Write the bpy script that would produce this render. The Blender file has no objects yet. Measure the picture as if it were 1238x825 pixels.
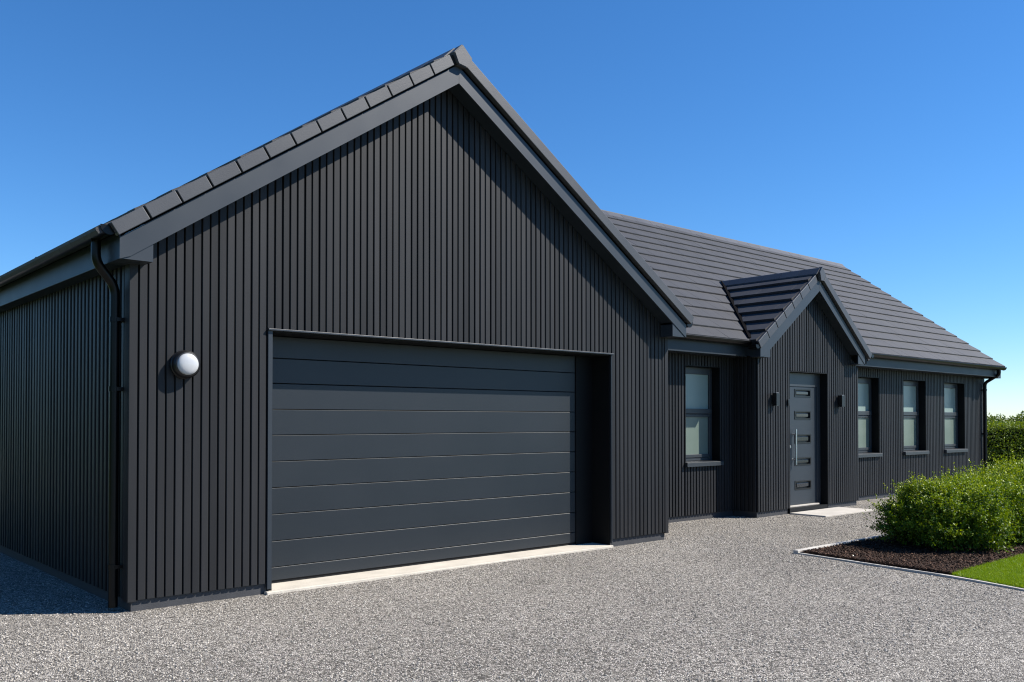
import bpy, bmesh, math, random
import numpy as np
from mathutils import Vector, Matrix

R = math.radians
random.seed(7)
rng = np.random.default_rng(11)
scene = bpy.context.scene
col = scene.collection

# ------------------------------------------------------------------ materials
def new_mat(name):
    m = bpy.data.materials.new(name)
    m.use_nodes = True
    nt = m.node_tree
    return m, nt, nt.nodes['Principled BSDF']

def node(nt, typ, **kw):
    n = nt.nodes.new(typ)
    for k, v in kw.items():
        setattr(n, k, v)
    return n

def ramp(nt, stops):
    n = nt.nodes.new('ShaderNodeValToRGB')
    e = n.color_ramp.elements
    while len(e) < len(stops):
        e.new(0.5)
    for el, (p, c) in zip(e, stops):
        el.position = p
        el.color = (c[0], c[1], c[2], 1) if not isinstance(c, float) else (c, c, c, 1)
    return n

def mixc(nt, a, b, fac, mode='MIX'):
    n = nt.nodes.new('ShaderNodeMix')
    n.data_type = 'RGBA'
    n.blend_type = mode
    for sock, v in ((n.inputs[0], fac), (n.inputs[6], a), (n.inputs[7], b)):
        if hasattr(v, 'is_linked'):
            nt.links.new(v, sock)
        elif isinstance(v, (int, float)):
            sock.default_value = v
        else:
            sock.default_value = (v[0], v[1], v[2], 1)
    return n.outputs[2]

K = 0.62
def painted(name, colour, rough=0.45, noise=0.12, bump=0.03, spec=0.5, tone=0.0, nscale=(6, 6, 6), fine=90.0, dust=0.0):
    """paint / coated sheet: slight tone and gloss variation, faint texture"""
    colour = [c * K for c in colour]
    m, nt, b = new_mat(name)
    L = nt.links
    tc = node(nt, 'ShaderNodeTexCoord')
    mp = node(nt, 'ShaderNodeMapping')
    mp.inputs['Scale'].default_value = nscale
    L.new(tc.outputs['Object'], mp.inputs[0])
    n1 = node(nt, 'ShaderNodeTexNoise')
    n1.inputs['Scale'].default_value = 1.0
    n1.inputs['Detail'].default_value = 5
    L.new(mp.outputs[0], n1.inputs[0])
    lo = [c * (1 - noise) for c in colour]
    hi = [c * (1 + noise) for c in colour]
    rp = ramp(nt, [(0.3, lo), (0.7, hi)])
    L.new(n1.outputs[0], rp.inputs[0])
    c = rp.outputs[0]
    if tone:
        at = node(nt, 'ShaderNodeAttribute', attribute_name='tone')
        mr = node(nt, 'ShaderNodeMapRange')
        mr.inputs[3].default_value = 1 - tone
        mr.inputs[4].default_value = 1 + tone
        L.new(at.outputs['Fac'], mr.inputs[0])
        c = mixc(nt, c, mr.outputs[0], 1.0, 'MULTIPLY')
    if dust:
        # pale dust thrown up from the gravel, an irregular band near the ground
        sp = node(nt, 'ShaderNodeSeparateXYZ')
        geo = node(nt, 'ShaderNodeNewGeometry')
        L.new(geo.outputs['Position'], sp.inputs[0])
        nn = node(nt, 'ShaderNodeTexNoise')
        nn.inputs['Scale'].default_value = 3.0
        nn.inputs['Detail'].default_value = 6
        L.new(tc.outputs['Object'], nn.inputs[0])
        ad = node(nt, 'ShaderNodeMath', operation='MULTIPLY_ADD')
        L.new(nn.outputs[0], ad.inputs[0]); ad.inputs[1].default_value = -0.5
        L.new(sp.outputs[2], ad.inputs[2])
        mr = node(nt, 'ShaderNodeMapRange', interpolation_type='SMOOTHSTEP')
        mr.inputs[1].default_value = -0.3; mr.inputs[2].default_value = 0.35
        mr.inputs[3].default_value = dust; mr.inputs[4].default_value = 0.0
        L.new(ad.outputs[0], mr.inputs[0])
        c = mixc(nt, c, (0.16, 0.15, 0.13), mr.outputs[0])
    L.new(c, b.inputs['Base Color'])
    rr = node(nt, 'ShaderNodeMapRange')
    rr.inputs[3].default_value = rough - 0.05
    rr.inputs[4].default_value = rough + 0.06
    L.new(n1.outputs[0], rr.inputs[0])
    L.new(rr.outputs[0], b.inputs['Roughness'])
    b.inputs['Specular IOR Level'].default_value = spec
    if bump:
        n2 = node(nt, 'ShaderNodeTexNoise')
        n2.inputs['Scale'].default_value = fine
        n2.inputs['Detail'].default_value = 3
        L.new(tc.outputs['Object'], n2.inputs[0])
        bp = node(nt, 'ShaderNodeBump')
        bp.inputs['Strength'].default_value = bump
        bp.inputs['Distance'].default_value = 0.02
        L.new(n2.outputs[0], bp.inputs['Height'])
        L.new(bp.outputs[0], b.inputs['Normal'])
    return m

M = {}
M['clad'] = painted('board_cladding', (0.0285, 0.0292, 0.0315), 0.50, 0.13, 0.06, 0.24, tone=0.24, nscale=(9, 9, 0.7), fine=160, dust=0.012)
M['backing'] = painted('wall_membrane', (0.010, 0.010, 0.011), 0.8, 0.1, 0, 0.2)
M['trim'] = painted('anthracite_trim', (0.032, 0.042, 0.054), 0.43, 0.07, 0.02, 0.5, nscale=(3, 3, 3))
M['fascia'] = painted('anthracite_fascia', (0.028, 0.038, 0.050), 0.45, 0.07, 0.02, 0.3, nscale=(3, 3, 3))
M['tile'] = painted('concrete_tile', (0.0500, 0.0515, 0.0575), 0.62, 0.12, 0.18, 0.4, tone=0.09, nscale=(2.2, 2.2, 2.2), fine=140)
M['verge'] = painted('verge_tile', (0.076, 0.080, 0.089), 0.45, 0.10, 0.06, 0.45, tone=0.12, nscale=(2, 2, 2), fine=120)
M['gutter'] = painted('black_gutter_plastic', (0.004, 0.004, 0.0045), 0.33, 0.05, 0, 0.25)
M['garage_door'] = painted('garage_door_paint', (0.0145, 0.0215, 0.0290), 0.43, 0.05, 0.05, 0.5, nscale=(1.2, 1.2, 1.2), fine=220, dust=0.02)
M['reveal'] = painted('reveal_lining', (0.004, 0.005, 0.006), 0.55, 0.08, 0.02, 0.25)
M['front_door'] = painted('front_door_paint', (0.033, 0.044, 0.057), 0.42, 0.06, 0.03, 0.5, fine=200)
M['plinth'] = painted('plinth_board', (0.060, 0.063, 0.071), 0.6, 0.12, 0.12, 0.4, dust=0.05)
M['frame'] = painted('window_frame', (0.050, 0.058, 0.067), 0.38, 0.05, 0, 0.5)
M['black'] = painted('black_metal', (0.010, 0.010, 0.011), 0.35, 0.05, 0.02, 0.5)
M['rubber'] = painted('black_seal', (0.012, 0.012, 0.012), 0.7, 0.1, 0, 0.3)
M['concrete'] = painted('pale_concrete', (0.84, 0.77, 0.65), 0.75, 0.10, 0.25, 0.3, nscale=(4, 4, 4), fine=70)
M['slab'] = painted('paving_slab', (0.76, 0.71, 0.63), 0.78, 0.10, 0.25, 0.3, nscale=(3, 3, 3), fine=60)
M['edging'] = painted('edging_stone', (0.78, 0.74, 0.67), 0.75, 0.14, 0.2, 0.3, nscale=(5, 5, 5), fine=60)
M['lead'] = painted('valley_lead', (0.012, 0.012, 0.013), 0.9, 0.2, 0.05, 0.0)

m, nt, b = new_mat('brushed_steel'); M['steel'] = m
b.inputs['Base Color'].default_value = (0.72, 0.71, 0.69, 1); b.inputs['Metallic'].default_value = 1.0
b.inputs['Roughness'].default_value = 0.28

m, nt, b = new_mat('opal_diffuser'); M['opal'] = m
b.inputs['Base Color'].default_value = (0.44, 0.45, 0.46, 1); b.inputs['Roughness'].default_value = 0.3
b.inputs['Coat Weight'].default_value = 0.3

def glass_mat(name, c0, c1, rough, ior=1.5):
    m, nt, b = new_mat(name)
    L = nt.links
    tc = node(nt, 'ShaderNodeTexCoord')
    mp = node(nt, 'ShaderNodeMapping'); mp.inputs['Scale'].default_value = (1.4, 1.4, 3.0)
    L.new(tc.outputs['Object'], mp.inputs[0])
    n1 = node(nt, 'ShaderNodeTexNoise'); n1.inputs['Scale'].default_value = 1.5; n1.inputs['Detail'].default_value = 4
    L.new(mp.outputs[0], n1.inputs[0])
    rp = ramp(nt, [(0.3, c0), (0.7, c1)])
    L.new(n1.outputs[0], rp.inputs[0])
    L.new(rp.outputs[0], b.inputs['Base Color'])
    b.inputs['Roughness'].default_value = rough
    b.inputs['IOR'].default_value = ior
    n2 = node(nt, 'ShaderNodeTexNoise'); n2.inputs['Scale'].default_value = 260
    L.new(tc.outputs['Object'], n2.inputs[0])
    bp = node(nt, 'ShaderNodeBump'); bp.inputs['Strength'].default_value = 0.02; bp.inputs['Distance'].default_value = 0.01
    L.new(n2.outputs[0], bp.inputs['Height']); L.new(bp.outputs[0], b.inputs['Normal'])
    return m
M['glass_up'] = glass_mat('frosted_glass_sky_reflection', (0.205, 0.275, 0.250), (0.228, 0.296, 0.270), 0.3, 1.6)  # frosted upper pane, reflected sky put into its base colour
M['glass_low'] = glass_mat('frosted_glass_green_reflection', (0.120, 0.158, 0.130), (0.145, 0.182, 0.152), 0.3, 1.6)  # frosted lower pane, reflected greenery put into its base colour
M['glass_door'] = glass_mat('grey_door_glass', (0.02, 0.025, 0.03), (0.03, 0.036, 0.042), 0.12)

def gravel_mat(name, stops, gap, scale=72.0, bumpd=0.012):
    m, nt, b = new_mat(name)
    L = nt.links
    tc = node(nt, 'ShaderNodeTexCoord')
    # warp the coordinates so the stones are not regular cells
    wn = node(nt, 'ShaderNodeTexNoise'); wn.inputs['Scale'].default_value = 38; wn.inputs['Detail'].default_value = 2
    L.new(tc.outputs['Object'], wn.inputs[0])
    wm = node(nt, 'ShaderNodeVectorMath', operation='MULTIPLY_ADD')
    L.new(wn.outputs['Color'], wm.inputs[0]); wm.inputs[1].default_value = (0.022, 0.022, 0.0)
    L.new(tc.outputs['Object'], wm.inputs[2])
    v1 = node(nt, 'ShaderNodeTexVoronoi', feature='F1'); v1.inputs['Scale'].default_value = scale
    v2 = node(nt, 'ShaderNodeTexVoronoi', feature='DISTANCE_TO_EDGE'); v2.inputs['Scale'].default_value = scale
    L.new(wm.outputs[0], v1.inputs['Vector']); L.new(wm.outputs[0], v2.inputs['Vector'])
    sp = node(nt, 'ShaderNodeSeparateColor'); L.new(v1.outputs['Color'], sp.inputs[0])
    rp = ramp(nt, stops); L.new(sp.outputs[0], rp.inputs[0])
    # darker and paler patches metres wide, as raked and driven over
    big = node(nt, 'ShaderNodeTexNoise'); big.inputs['Scale'].default_value = 0.55; big.inputs['Detail'].default_value = 6
    L.new(tc.outputs['Object'], big.inputs[0])
    br = node(nt, 'ShaderNodeMapRange'); br.inputs[1].default_value = 0.3; br.inputs[2].default_value = 0.7
    br.inputs[3].default_value = 0.84; br.inputs[4].default_value = 1.12
    L.new(big.outputs[0], br.inputs[0])
    c = mixc(nt, rp.outputs[0], br.outputs[0], 1.0, 'MULTIPLY')
    er = ramp(nt, [(0.0, (0, 0, 0)), (0.13, (1, 1, 1))]); L.new(v2.outputs['Distance'], er.inputs[0])
    c = mixc(nt, gap, c, er.outputs[0])
    L.new(c, b.inputs['Base Color'])
    b.inputs['Roughness'].default_value = 0.85
    b.inputs['Specular IOR Level'].default_value = 0.25
    # each stone domed and tilted its own way
    mul = node(nt, 'ShaderNodeMath', operation='MULTIPLY'); L.new(v2.outputs['Distance'], mul.inputs[0]); mul.inputs[1].default_value = 1.6
    mn = node(nt, 'ShaderNodeMath', operation='MINIMUM'); L.new(mul.outputs[0], mn.inputs[0]); mn.inputs[1].default_value = 0.6
    ad = node(nt, 'ShaderNodeMath', operation='MULTIPLY_ADD'); L.new(sp.outputs[1], ad.inputs[0]); ad.inputs[1].default_value = 0.8
    L.new(mn.outputs[0], ad.inputs[2])
    n3 = node(nt, 'ShaderNodeTexNoise'); n3.inputs['Scale'].default_value = 120; n3.inputs['Detail'].default_value = 2
    L.new(tc.outputs['Object'], n3.inputs[0])
    ad2 = node(nt, 'ShaderNodeMath', operation='MULTIPLY_ADD'); L.new(n3.outputs[0], ad2.inputs[0]); ad2.inputs[1].default_value = 0.9
    L.new(ad.outputs[0], ad2.inputs[2])
    bp = node(nt, 'ShaderNodeBump'); bp.inputs['Strength'].default_value = 1.0; bp.inputs['Distance'].default_value = bumpd
    L.new(ad2.outputs[0], bp.inputs['Height']); L.new(bp.outputs[0], b.inputs['Normal'])
    return m
G_STOPS = [(0.0, (0.10, 0.091, 0.078)), (0.22, (0.235, 0.215, 0.186)), (0.5, (0.405, 0.372, 0.322)), (0.78, (0.545, 0.502, 0.440)), (1.0, (0.63, 0.585, 0.52))]
M['gravel'] = gravel_mat('grey_gravel', G_STOPS, (0.03, 0.028, 0.026))

def tone_mat(name, stops, rough=0.8, spec=0.3):
    m, nt, b = new_mat(name)
    at = node(nt, 'ShaderNodeAttribute', attribute_name='tone')
    rp = ramp(nt, stops)
    nt.links.new(at.outputs['Fac'], rp.inputs[0])
    nt.links.new(rp.outputs[0], b.inputs['Base Color'])
    b.inputs['Roughness'].default_value = rough
    b.inputs['Specular IOR Level'].default_value = spec
    return m
M['stone'] = tone_mat('gravel_stone', G_STOPS, 0.85, 0.25)
M['bark'] = tone_mat('bark_chip', [(0, (0.018, 0.009, 0.005)), (0.7, (0.050, 0.025, 0.015)), (1, (0.13, 0.072, 0.045))], 0.85, 0.25)
M['stem'] = painted('shrub_stem', (0.06, 0.045, 0.03), 0.8, 0.2, 0, 0.2)

def leaf_mat(name, stops, trans=0.28, rough=0.5):
    m, nt, b = new_mat(name)
    L = nt.links
    at = node(nt, 'ShaderNodeAttribute', attribute_name='tone')
    rp = ramp(nt, stops)
    L.new(at.outputs['Fac'], rp.inputs[0])
    L.new(rp.outputs[0], b.inputs['Base Color'])
    b.inputs['Roughness'].default_value = rough
    b.inputs['Specular IOR Level'].default_value = 0.4
    tr = node(nt, 'ShaderNodeBsdfTranslucent')
    hs = node(nt, 'ShaderNodeHueSaturation'); hs.inputs['Hue'].default_value = 0.485; hs.inputs['Saturation'].default_value = 1.1; hs.inputs['Value'].default_value = 1.2
    L.new(rp.outputs[0], hs.inputs['Color']); L.new(hs.outputs[0], tr.inputs['Color'])
    mx = node(nt, 'ShaderNodeMixShader'); mx.inputs[0].default_value = trans
    L.new(b.outputs[0], mx.inputs[1]); L.new(tr.outputs[0], mx.inputs[2])
    L.new(mx.outputs[0], nt.nodes['Material Output'].inputs['Surface'])
    return m
M['shrub_leaf'] = leaf_mat('shrub_leaf', [(0, (0.030, 0.065, 0.006)), (0.4, (0.090, 0.160, 0.009)), (0.75, (0.190, 0.275, 0.011)), (1, (0.33, 0.40, 0.03))])
M['hedge_leaf'] = leaf_mat('hedge_leaf', [(0, (0.060, 0.105, 0.012)), (0.6, (0.140, 0.210, 0.020)), (1, (0.25, 0.32, 0.035))])
M['bush_leaf'] = leaf_mat('bush_leaf', [(0, (0.07, 0.11, 0.016)), (0.6, (0.14, 0.20, 0.03)), (1, (0.24, 0.29, 0.05))])
M['grass'] = leaf_mat('turf_blade', [(0, (0.120, 0.220, 0.005)), (0.5, (0.205, 0.320, 0.008)), (1, (0.29, 0.40, 0.02))], 0.3, 0.5)
M['core'] = painted('twiggy_core', (0.010, 0.014, 0.006), 0.9, 0.3, 0, 0.1)

def noisy_ground(name, c0, c1, scale, bump, dist=0.02):
    m, nt, b = new_mat(name)
    L = nt.links
    tc = node(nt, 'ShaderNodeTexCoord')
    n1 = node(nt, 'ShaderNodeTexNoise'); n1.inputs['Scale'].default_value = scale; n1.inputs['Detail'].default_value = 8
    L.new(tc.outputs['Object'], n1.inputs[0])
    rp = ramp(nt, [(0.35, c0), (0.65, c1)]); L.new(n1.outputs[0], rp.inputs[0])
    L.new(rp.outputs[0], b.inputs['Base Color'])
    b.inputs['Roughness'].default_value = 0.9; b.inputs['Specular IOR Level'].default_value = 0.2
    bp = node(nt, 'ShaderNodeBump'); bp.inputs['Strength'].default_value = bump; bp.inputs['Distance'].default_value = dist
    L.new(n1.outputs[0], bp.inputs['Height']); L.new(bp.outputs[0], b.inputs['Normal'])
    return m
M['field'] = noisy_ground('field_grass', (0.05, 0.09, 0.02), (0.09, 0.14, 0.03), 3.0, 0.6)
M['turf'] = noisy_ground('turf_base', (0.10, 0.18, 0.006), (0.16, 0.25, 0.010), 40.0, 0.8)
M['mulch'] = noisy_ground('mulch', (0.016, 0.008, 0.005), (0.055, 0.028, 0.017), 60.0, 1.0)

# ------------------------------------------------------------------ mesh helpers
LOC = {}

class MB:
    """collects shapes in world coordinates, then links them as ONE mesh object"""
    def __init__(self):
        self.v = []; self.f = []; self.t = []; self.s = []; self.tone = 0.5
    def add(self, verts, faces, smooth=False):
        n = len(self.v)
        self.v += [tuple(p) for p in verts]
        self.t += [self.tone] * len(verts)
        self.f += [tuple(i + n for i in f) for f in faces]
        self.s += [smooth] * len(faces)
    def box(self, x0, y0, z0, x1, y1, z1, bev=0.0):
        if bev:
            bm = bmesh.new()
            bmesh.ops.create_cube(bm, size=1.0)
            for v in bm.verts:
                v.co = Vector(((x0 + x1) / 2 + v.co.x * (x1 - x0), (y0 + y1) / 2 + v.co.y * (y1 - y0), (z0 + z1) / 2 + v.co.z * (z1 - z0)))
            bmesh.ops.bevel(bm, geom=list(bm.edges), offset=bev, segments=2, affect='EDGES', profile=0.5)
            bm.verts.index_update()
            self.add([v.co for v in bm.verts], [[v.index for v in f.verts] for f in bm.faces])
            bm.free()
            return
        self.add([(x0, y0, z0), (x1, y0, z0), (x1, y1, z0), (x0, y1, z0), (x0, y0, z1), (x1, y0, z1), (x1, y1, z1), (x0, y1, z1)],
                 [(0, 3, 2, 1), (4, 5, 6, 7), (0, 1, 5, 4), (1, 2, 6, 5), (2, 3, 7, 6), (3, 0, 4, 7)])
    def prism(self, poly, vec, smooth=False):
        """poly: 3D points in order; extruded by vec"""
        n = len(poly)
        a = [Vector(p) for p in poly]
        d = Vector(vec)
        nrm = Vector((0, 0, 0))
        for i in range(n):
            nrm += a[i].cross(a[(i + 1) % n])
        if nrm.dot(d) > 0:
            a.reverse()
        self.add(a + [p + d for p in a],
                 [tuple(range(n)), tuple(range(2 * n - 1, n - 1, -1))], False)
        base = len(self.v) - 2 * n
        for i in range(n):
            j = (i + 1) % n
            self.f.append((base + i, base + n + i, base + n + j, base + j)); self.s.append(smooth)
    def xz(self, pts, y0, y1):
        self.prism([(x, y0, z) for x, z in pts], (0, y1 - y0, 0))
    def tube(self, path, r, seg=12, cap=True):
        path = [Vector(p) for p in path]
        rings = []
        up = None
        for i, p in enumerate(path):
            if i == 0: d = path[1] - p
            elif i == len(path) - 1: d = p - path[i - 1]
            else: d = (path[i + 1] - p).normalized() + (p - path[i - 1]).normalized()
            d.normalize()
            if up is None:
                up = Vector((0, 0, 1)) if abs(d.z) < 0.9 else Vector((1, 0, 0))
            a = d.cross(up).normalized(); bb = a.cross(d).normalized(); up = bb
            rad = r[i] if isinstance(r, (list, tuple)) else r
            rings.append([p + a * math.cos(t) * rad + bb * math.sin(t) * rad for t in [2 * math.pi * k / seg for k in range(seg)]])
        v = [q for ring in rings for q in ring]
        f = []
        for i in range(len(rings) - 1):
            for k in range(seg):
                k2 = (k + 1) % seg
                f.append((i * seg + k, i * seg + k2, (i + 1) * seg + k2, (i + 1) * seg + k))
        self.add(v, f, True)
        if cap:
            self.add(rings[0], [tuple(range(seg))[::-1]])
            self.add(rings[-1], [tuple(range(seg))])
    def lathe(self, centre, prof, axis, seg=40):
        """prof: list of (distance along axis, radius)"""
        ax = Vector(axis).normalized()
        a = ax.cross(Vector((0, 0, 1))).normalized(); bb = ax.cross(a)
        c = Vector(centre)
        v = []; f = []
        for (h, r) in prof:
            for k in range(seg):
                t = 2 * math.pi * k / seg
                v.append(c + ax * h + (a * math.cos(t) + bb * math.sin(t)) * r)
        for i in range(len(prof) - 1):
            for k in range(seg):
                k2 = (k + 1) % seg
                f.append((i * seg + k, i * seg + k2, (i + 1) * seg + k2, (i + 1) * seg + k))
        self.add(v, f, True)
        self.add(v[:seg], [tuple(range(seg))[::-1]]); self.add(v[-seg:], [tuple(range(seg))])
    def build(self, name, mat, parent=None, loc=None):
        me = bpy.data.meshes.new(name)
        off = Vector(loc) if loc else (Vector(LOC[parent.name]) if parent else Vector((0, 0, 0)))
        me.from_pydata([(x - off.x, y - off.y, z - off.z) for x, y, z in self.v], [], self.f)
        me.polygons.foreach_set('use_smooth', self.s)
        at = me.attributes.new('tone', 'FLOAT', 'POINT')
        at.data.foreach_set('value', self.t)
        me.materials.append(mat)
        bm = bmesh.new(); bm.from_mesh(me)
        bmesh.ops.recalc_face_normals(bm, faces=bm.faces)
        bm.to_mesh(me); bm.free()
        if any(self.s):
            me.set_sharp_from_angle(angle=R(35))
        o = bpy.data.objects.new(name, me)
        col.objects.link(o)
        if parent:
            o.parent = parent
            LOC[o.name] = LOC[parent.name]
        else:
            o.location = off
            LOC[o.name] = tuple(off)
        return o

def boxes(name, mat, parent, lst):
    for b in lst:
        mb = MB(); mb.box(*b); mb.build(name, mat, parent)

def fast_mesh(name, verts, faces, tone, mat, parent=None, loc=(0, 0, 0)):
    """numpy arrays: verts (n,3), faces (m,k), tone (n,)"""
    me = bpy.data.meshes.new(name)
    off = np.array(LOC[parent.name] if parent else loc)
    v = (verts - off).astype(np.float32)
    k = faces.shape[1]
    me.vertices.add(len(v)); me.vertices.foreach_set('co', v.ravel())
    me.loops.add(faces.size); me.loops.foreach_set('vertex_index', faces.astype(np.int32).ravel())
    me.polygons.add(len(faces))
    me.polygons.foreach_set('loop_start', np.arange(0, faces.size, k, dtype=np.int32))
    at = me.attributes.new('tone', 'FLOAT', 'POINT'); at.data.foreach_set('value', tone.astype(np.float32))
    me.materials.append(mat)
    me.update(calc_edges=True); me.validate()
    o = bpy.data.objects.new(name, me); col.objects.link(o)
    if parent:
        o.parent = parent; LOC[o.name] = LOC[parent.name]
    else:
        o.location = loc; LOC[o.name] = tuple(loc)
    return o

def thing(name, label, cat, loc, group=None):
    o = bpy.data.objects.new(name, None)
    o.empty_display_size = 0.2
    col.objects.link(o); o.location = loc
    LOC[o.name] = tuple(loc)
    o['label'] = label; o['category'] = cat
    if group: o['group'] = group
    return o

def tag(o, label=None, cat=None, kind=None, group=None):
    if label: o['label'] = label
    if cat: o['category'] = cat
    if kind: o['kind'] = kind
    if group: o['group'] = group
    return o

# ------------------------------------------------------------------ measured layout (metres)
W = 6.625                       # garage width
GA, GB, GH = 1.2065, 5.5665, 2.29     # garage door opening
D = 1.081                       # main wall plane
P = 0.656                       # porch wall plane
PL, PR = 9.61, 12.766           # porch sides
XE = 19.42                      # right end of the main wall
GD = 9.0                        # garage depth
DB = 8.16                       # back of the main house
AX, AZ = 3.11, 4.873            # garage gable: underside of bargeboards at the apex
SL, SR = 0.667, 0.640           # garage slopes
PX, PZ = 11.187, 3.638          # porch gable apex
PSL, PSR = 0.715, 0.785
PITCH = 0.0725                  # board spacing

def g_line(x):                  # underside of the garage bargeboards
    return AZ - (AX - x) * SL if x < AX else AZ - (x - AX) * SR
def p_line(x):
    return PZ - (PX - x) * PSL if x < PX else PZ - (x - PX) * PSR

house = thing('bungalow', 'long dark bungalow clad in black vertical boards with a big gabled garage in front', 'house', (9.0, 4.0, 0.0))

def wall_pieces(mb, u0, u1, z0, ztop, openings, y0, y1, breaks=()):
    cuts = sorted({u0, u1, *breaks, *[o[0] for o in openings], *[o[1] for o in openings]})
    cuts = [c for c in cuts if u0 - 1e-6 <= c <= u1 + 1e-6]
    for a, b in zip(cuts, cuts[1:]):
        mid = (a + b) / 2
        ops = sorted([(o[2], o[3]) for o in openings if o[0] < mid < o[1]])
        z = z0
        for (q0, q1) in ops:
            if q0 > z + 1e-6:
                mb.xz([(a, z), (b, z), (b, q0), (a, q0)], y0, y1)
            z = q1
        mb.xz([(a, z), (b, z), (b, ztop(b - 1e-6)), (a, ztop(a + 1e-6))], y0, y1)

def clad(mb, to3, u0, u1, zb, ztop, openings=(), pitch=PITCH, groove=0.0115, h=0.020, c=0.0055, breaks=(), off=0.0):
    """vertical boards; to3(u, d, z) maps wall coordinates (d = depth out of the wall) to the world"""
    k = 0
    u = u0 + off
    edges = []
    while u < u1 - 0.01:
        gj = groove * random.uniform(0.8, 1.25)
        e = min(u + pitch, u1)
        edges.append((max(u, u0) + gj, e))
        u += pitch
    for (ub, ue) in edges:
        mb.tone = random.random()
        cuts = sorted({ub, ue, *[x for o in openings for x in o[:2] if ub < x < ue], *[x for x in breaks if ub < x < ue]})
        for a, b in zip(cuts, cuts[1:]):
            if b - a < 0.004: continue
            mid = (a + b) / 2
            ops = sorted([(o[2], o[3]) for o in openings if o[0] < mid < o[1]])
            z = zb; spans = []
            for (q0, q1) in ops:
                if q0 > z: spans.append((z, z, q0, q0))
                z = q1
            spans.append((z, z, ztop(a), ztop(b)))
            for (za, zb2, zc, zd) in spans:
                if zc - za < 0.005 and zd - zb2 < 0.005: continue
                hh = h + random.uniform(-0.0008, 0.0008)
                prof = [(a, 0), (a, hh - c * .7), (a + c * .7, hh), (b - c * 1.5, hh), (b, hh - c), (b, 0)]
                tz = lambda uu: zc + (zd - zc) * (uu - a) / (b - a)
                v = [to3(p, d, za) for p, d in prof] + [to3(p, d, tz(p)) for p, d in prof]
                f = [(i, i + 1, i + 7, i + 6) for i in range(5)] + [(0, 1, 2, 3, 4, 5), (11, 10, 9, 8, 7, 6)]
                mb.add(v, f)
    mb.tone = 0.5

front = lambda y: (lambda u, d, z: (u, y + 0.020 - d, z))
left = lambda x: (lambda u, d, z: (x + 0.020 - d, u, z))
right = lambda x: (lambda u, d, z: (x - 0.020 + d, u, z))

# ------------------------------------------------------------------ garage walls
zb = 0.092
g_open = [(GA, GB, 0.0, GH)]
mb = MB()
wall_pieces(mb, 0.02, W - 0.02, 0.09, lambda x: g_line(x) + 0.05, [(GA, GB, 0.0, GH)], 0.018, 0.318, breaks=(AX,))
mb.box(0.02, 0.32, 0.09, 0.25, GD - 0.252, 3.02)
mb.box(W - 0.25, 0.32, 0.09, W - 0.02, GD - 0.252, 2.84)
wall_pieces(mb, 0.252, W - 0.252, 0.0, lambda x: g_line(x) + 0.02, [], GD - 0.25, GD, breaks=(AX,))
gw = mb.build('wall', M['backing'], house); gw['label'] = 'dark boarded garage wall under the big gable'
mb = MB()
clad(mb, front(0), 0.062, W - 0.058, zb, lambda x: min(g_line(x) + 0.01, 9), [(GA - 0.045, GB + 0.012, 0.0, GH + 0.012)], breaks=(AX,))
mb.build('cladding', M['clad'], gw)
mb = MB()
clad(mb, left(0), 0.10, GD, zb, lambda y: 2.74, pitch=0.104, groove=0.036, c=0.007)
mb.build('cladding', M['clad'], gw)
mb = MB()
clad(mb, right(W), 0.08, D + 0.01, zb, lambda y: 2.57)
mb.build('cladding', M['clad'], gw)
boxes('plinth', M['plinth'], gw, [(0.03, 0.03, -0.1, GA - 0.03, 0.3, 0.0885, 0.003), (GB + 0.002, 0.03, -0.1, W - 0.03, 0.3, 0.0885, 0.003),
      (0.03, 0.302, -0.1, 0.2, GD, 0.0885), (W - 0.2, 0.302, -0.1, W - 0.03, D + 0.05, 0.0885)])
for x0, s in ((-0.006, 1), (W + 0.006, -1)):
    mb = MB()
    a, b = sorted((x0, x0 + s * 0.064))
    mb.box(a, -0.006, zb - 0.012, b, 0.017, 2.735 if s > 0 else 2.56, 0.003)
    a, b = sorted((x0, x0 + s * 0.022))
    mb.box(a, 0.0172, zb - 0.012, b, 0.11, 2.735 if s > 0 else 2.56, 0.002)
    mb.build('corner_trim', M['clad'], gw)
# door surround: jamb trim and head flashing
mb = MB()
mb.box(GA - 0.042, -0.008, 0.04, GA - 0.001, 0.016, GH + 0.004, 0.002)
mb.box(GB + 0.001, -0.006, 0.04, GB + 0.012, 0.016, GH + 0.004)
mb.box(GA - 0.048, -0.032, GH - 0.006, GB + 0.022, 0.035, GH + 0.010, 0.002)
mb.build('door_surround', M['trim'], gw)

# ------------------------------------------------------------------ garage door
mb = MB()
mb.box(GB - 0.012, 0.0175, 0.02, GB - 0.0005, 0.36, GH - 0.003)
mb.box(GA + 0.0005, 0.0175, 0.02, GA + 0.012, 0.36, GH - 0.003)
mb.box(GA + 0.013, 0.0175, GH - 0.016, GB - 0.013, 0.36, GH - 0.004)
mb.box(5.275, 0.296, 0.0216, GB - 0.0125, 0.311, GH - 0.017)  # black strip added to darken the shaded right band of the door
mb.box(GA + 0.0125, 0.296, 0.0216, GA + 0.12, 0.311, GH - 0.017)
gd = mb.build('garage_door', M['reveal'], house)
lines = [0.048, 0.169, 0.406, 0.65, 0.89, 1.13, 1.368, 1.603, 1.84, 2.07, 2.272]
for z0, z1 in zip(lines, lines[1:]):
    mb = MB()
    g = 0.002
    y = 0.312
    c = 0.0045
    prof = [(y + 0.045, z0 + g), (y + 0.004, z0 + g), (y, z0 + g + 0.003), (y, z1 - g - c), (y + 0.0032, z1 - g - 0.001), (y + 0.045, z1 - g)]
    mb.prism([(GA + 0.013, q, z) for q, z in prof], (GB - GA - 0.026, 0, 0))
    mb.build('door_panel', M['garage_door'], gd)
mb = MB()
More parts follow.
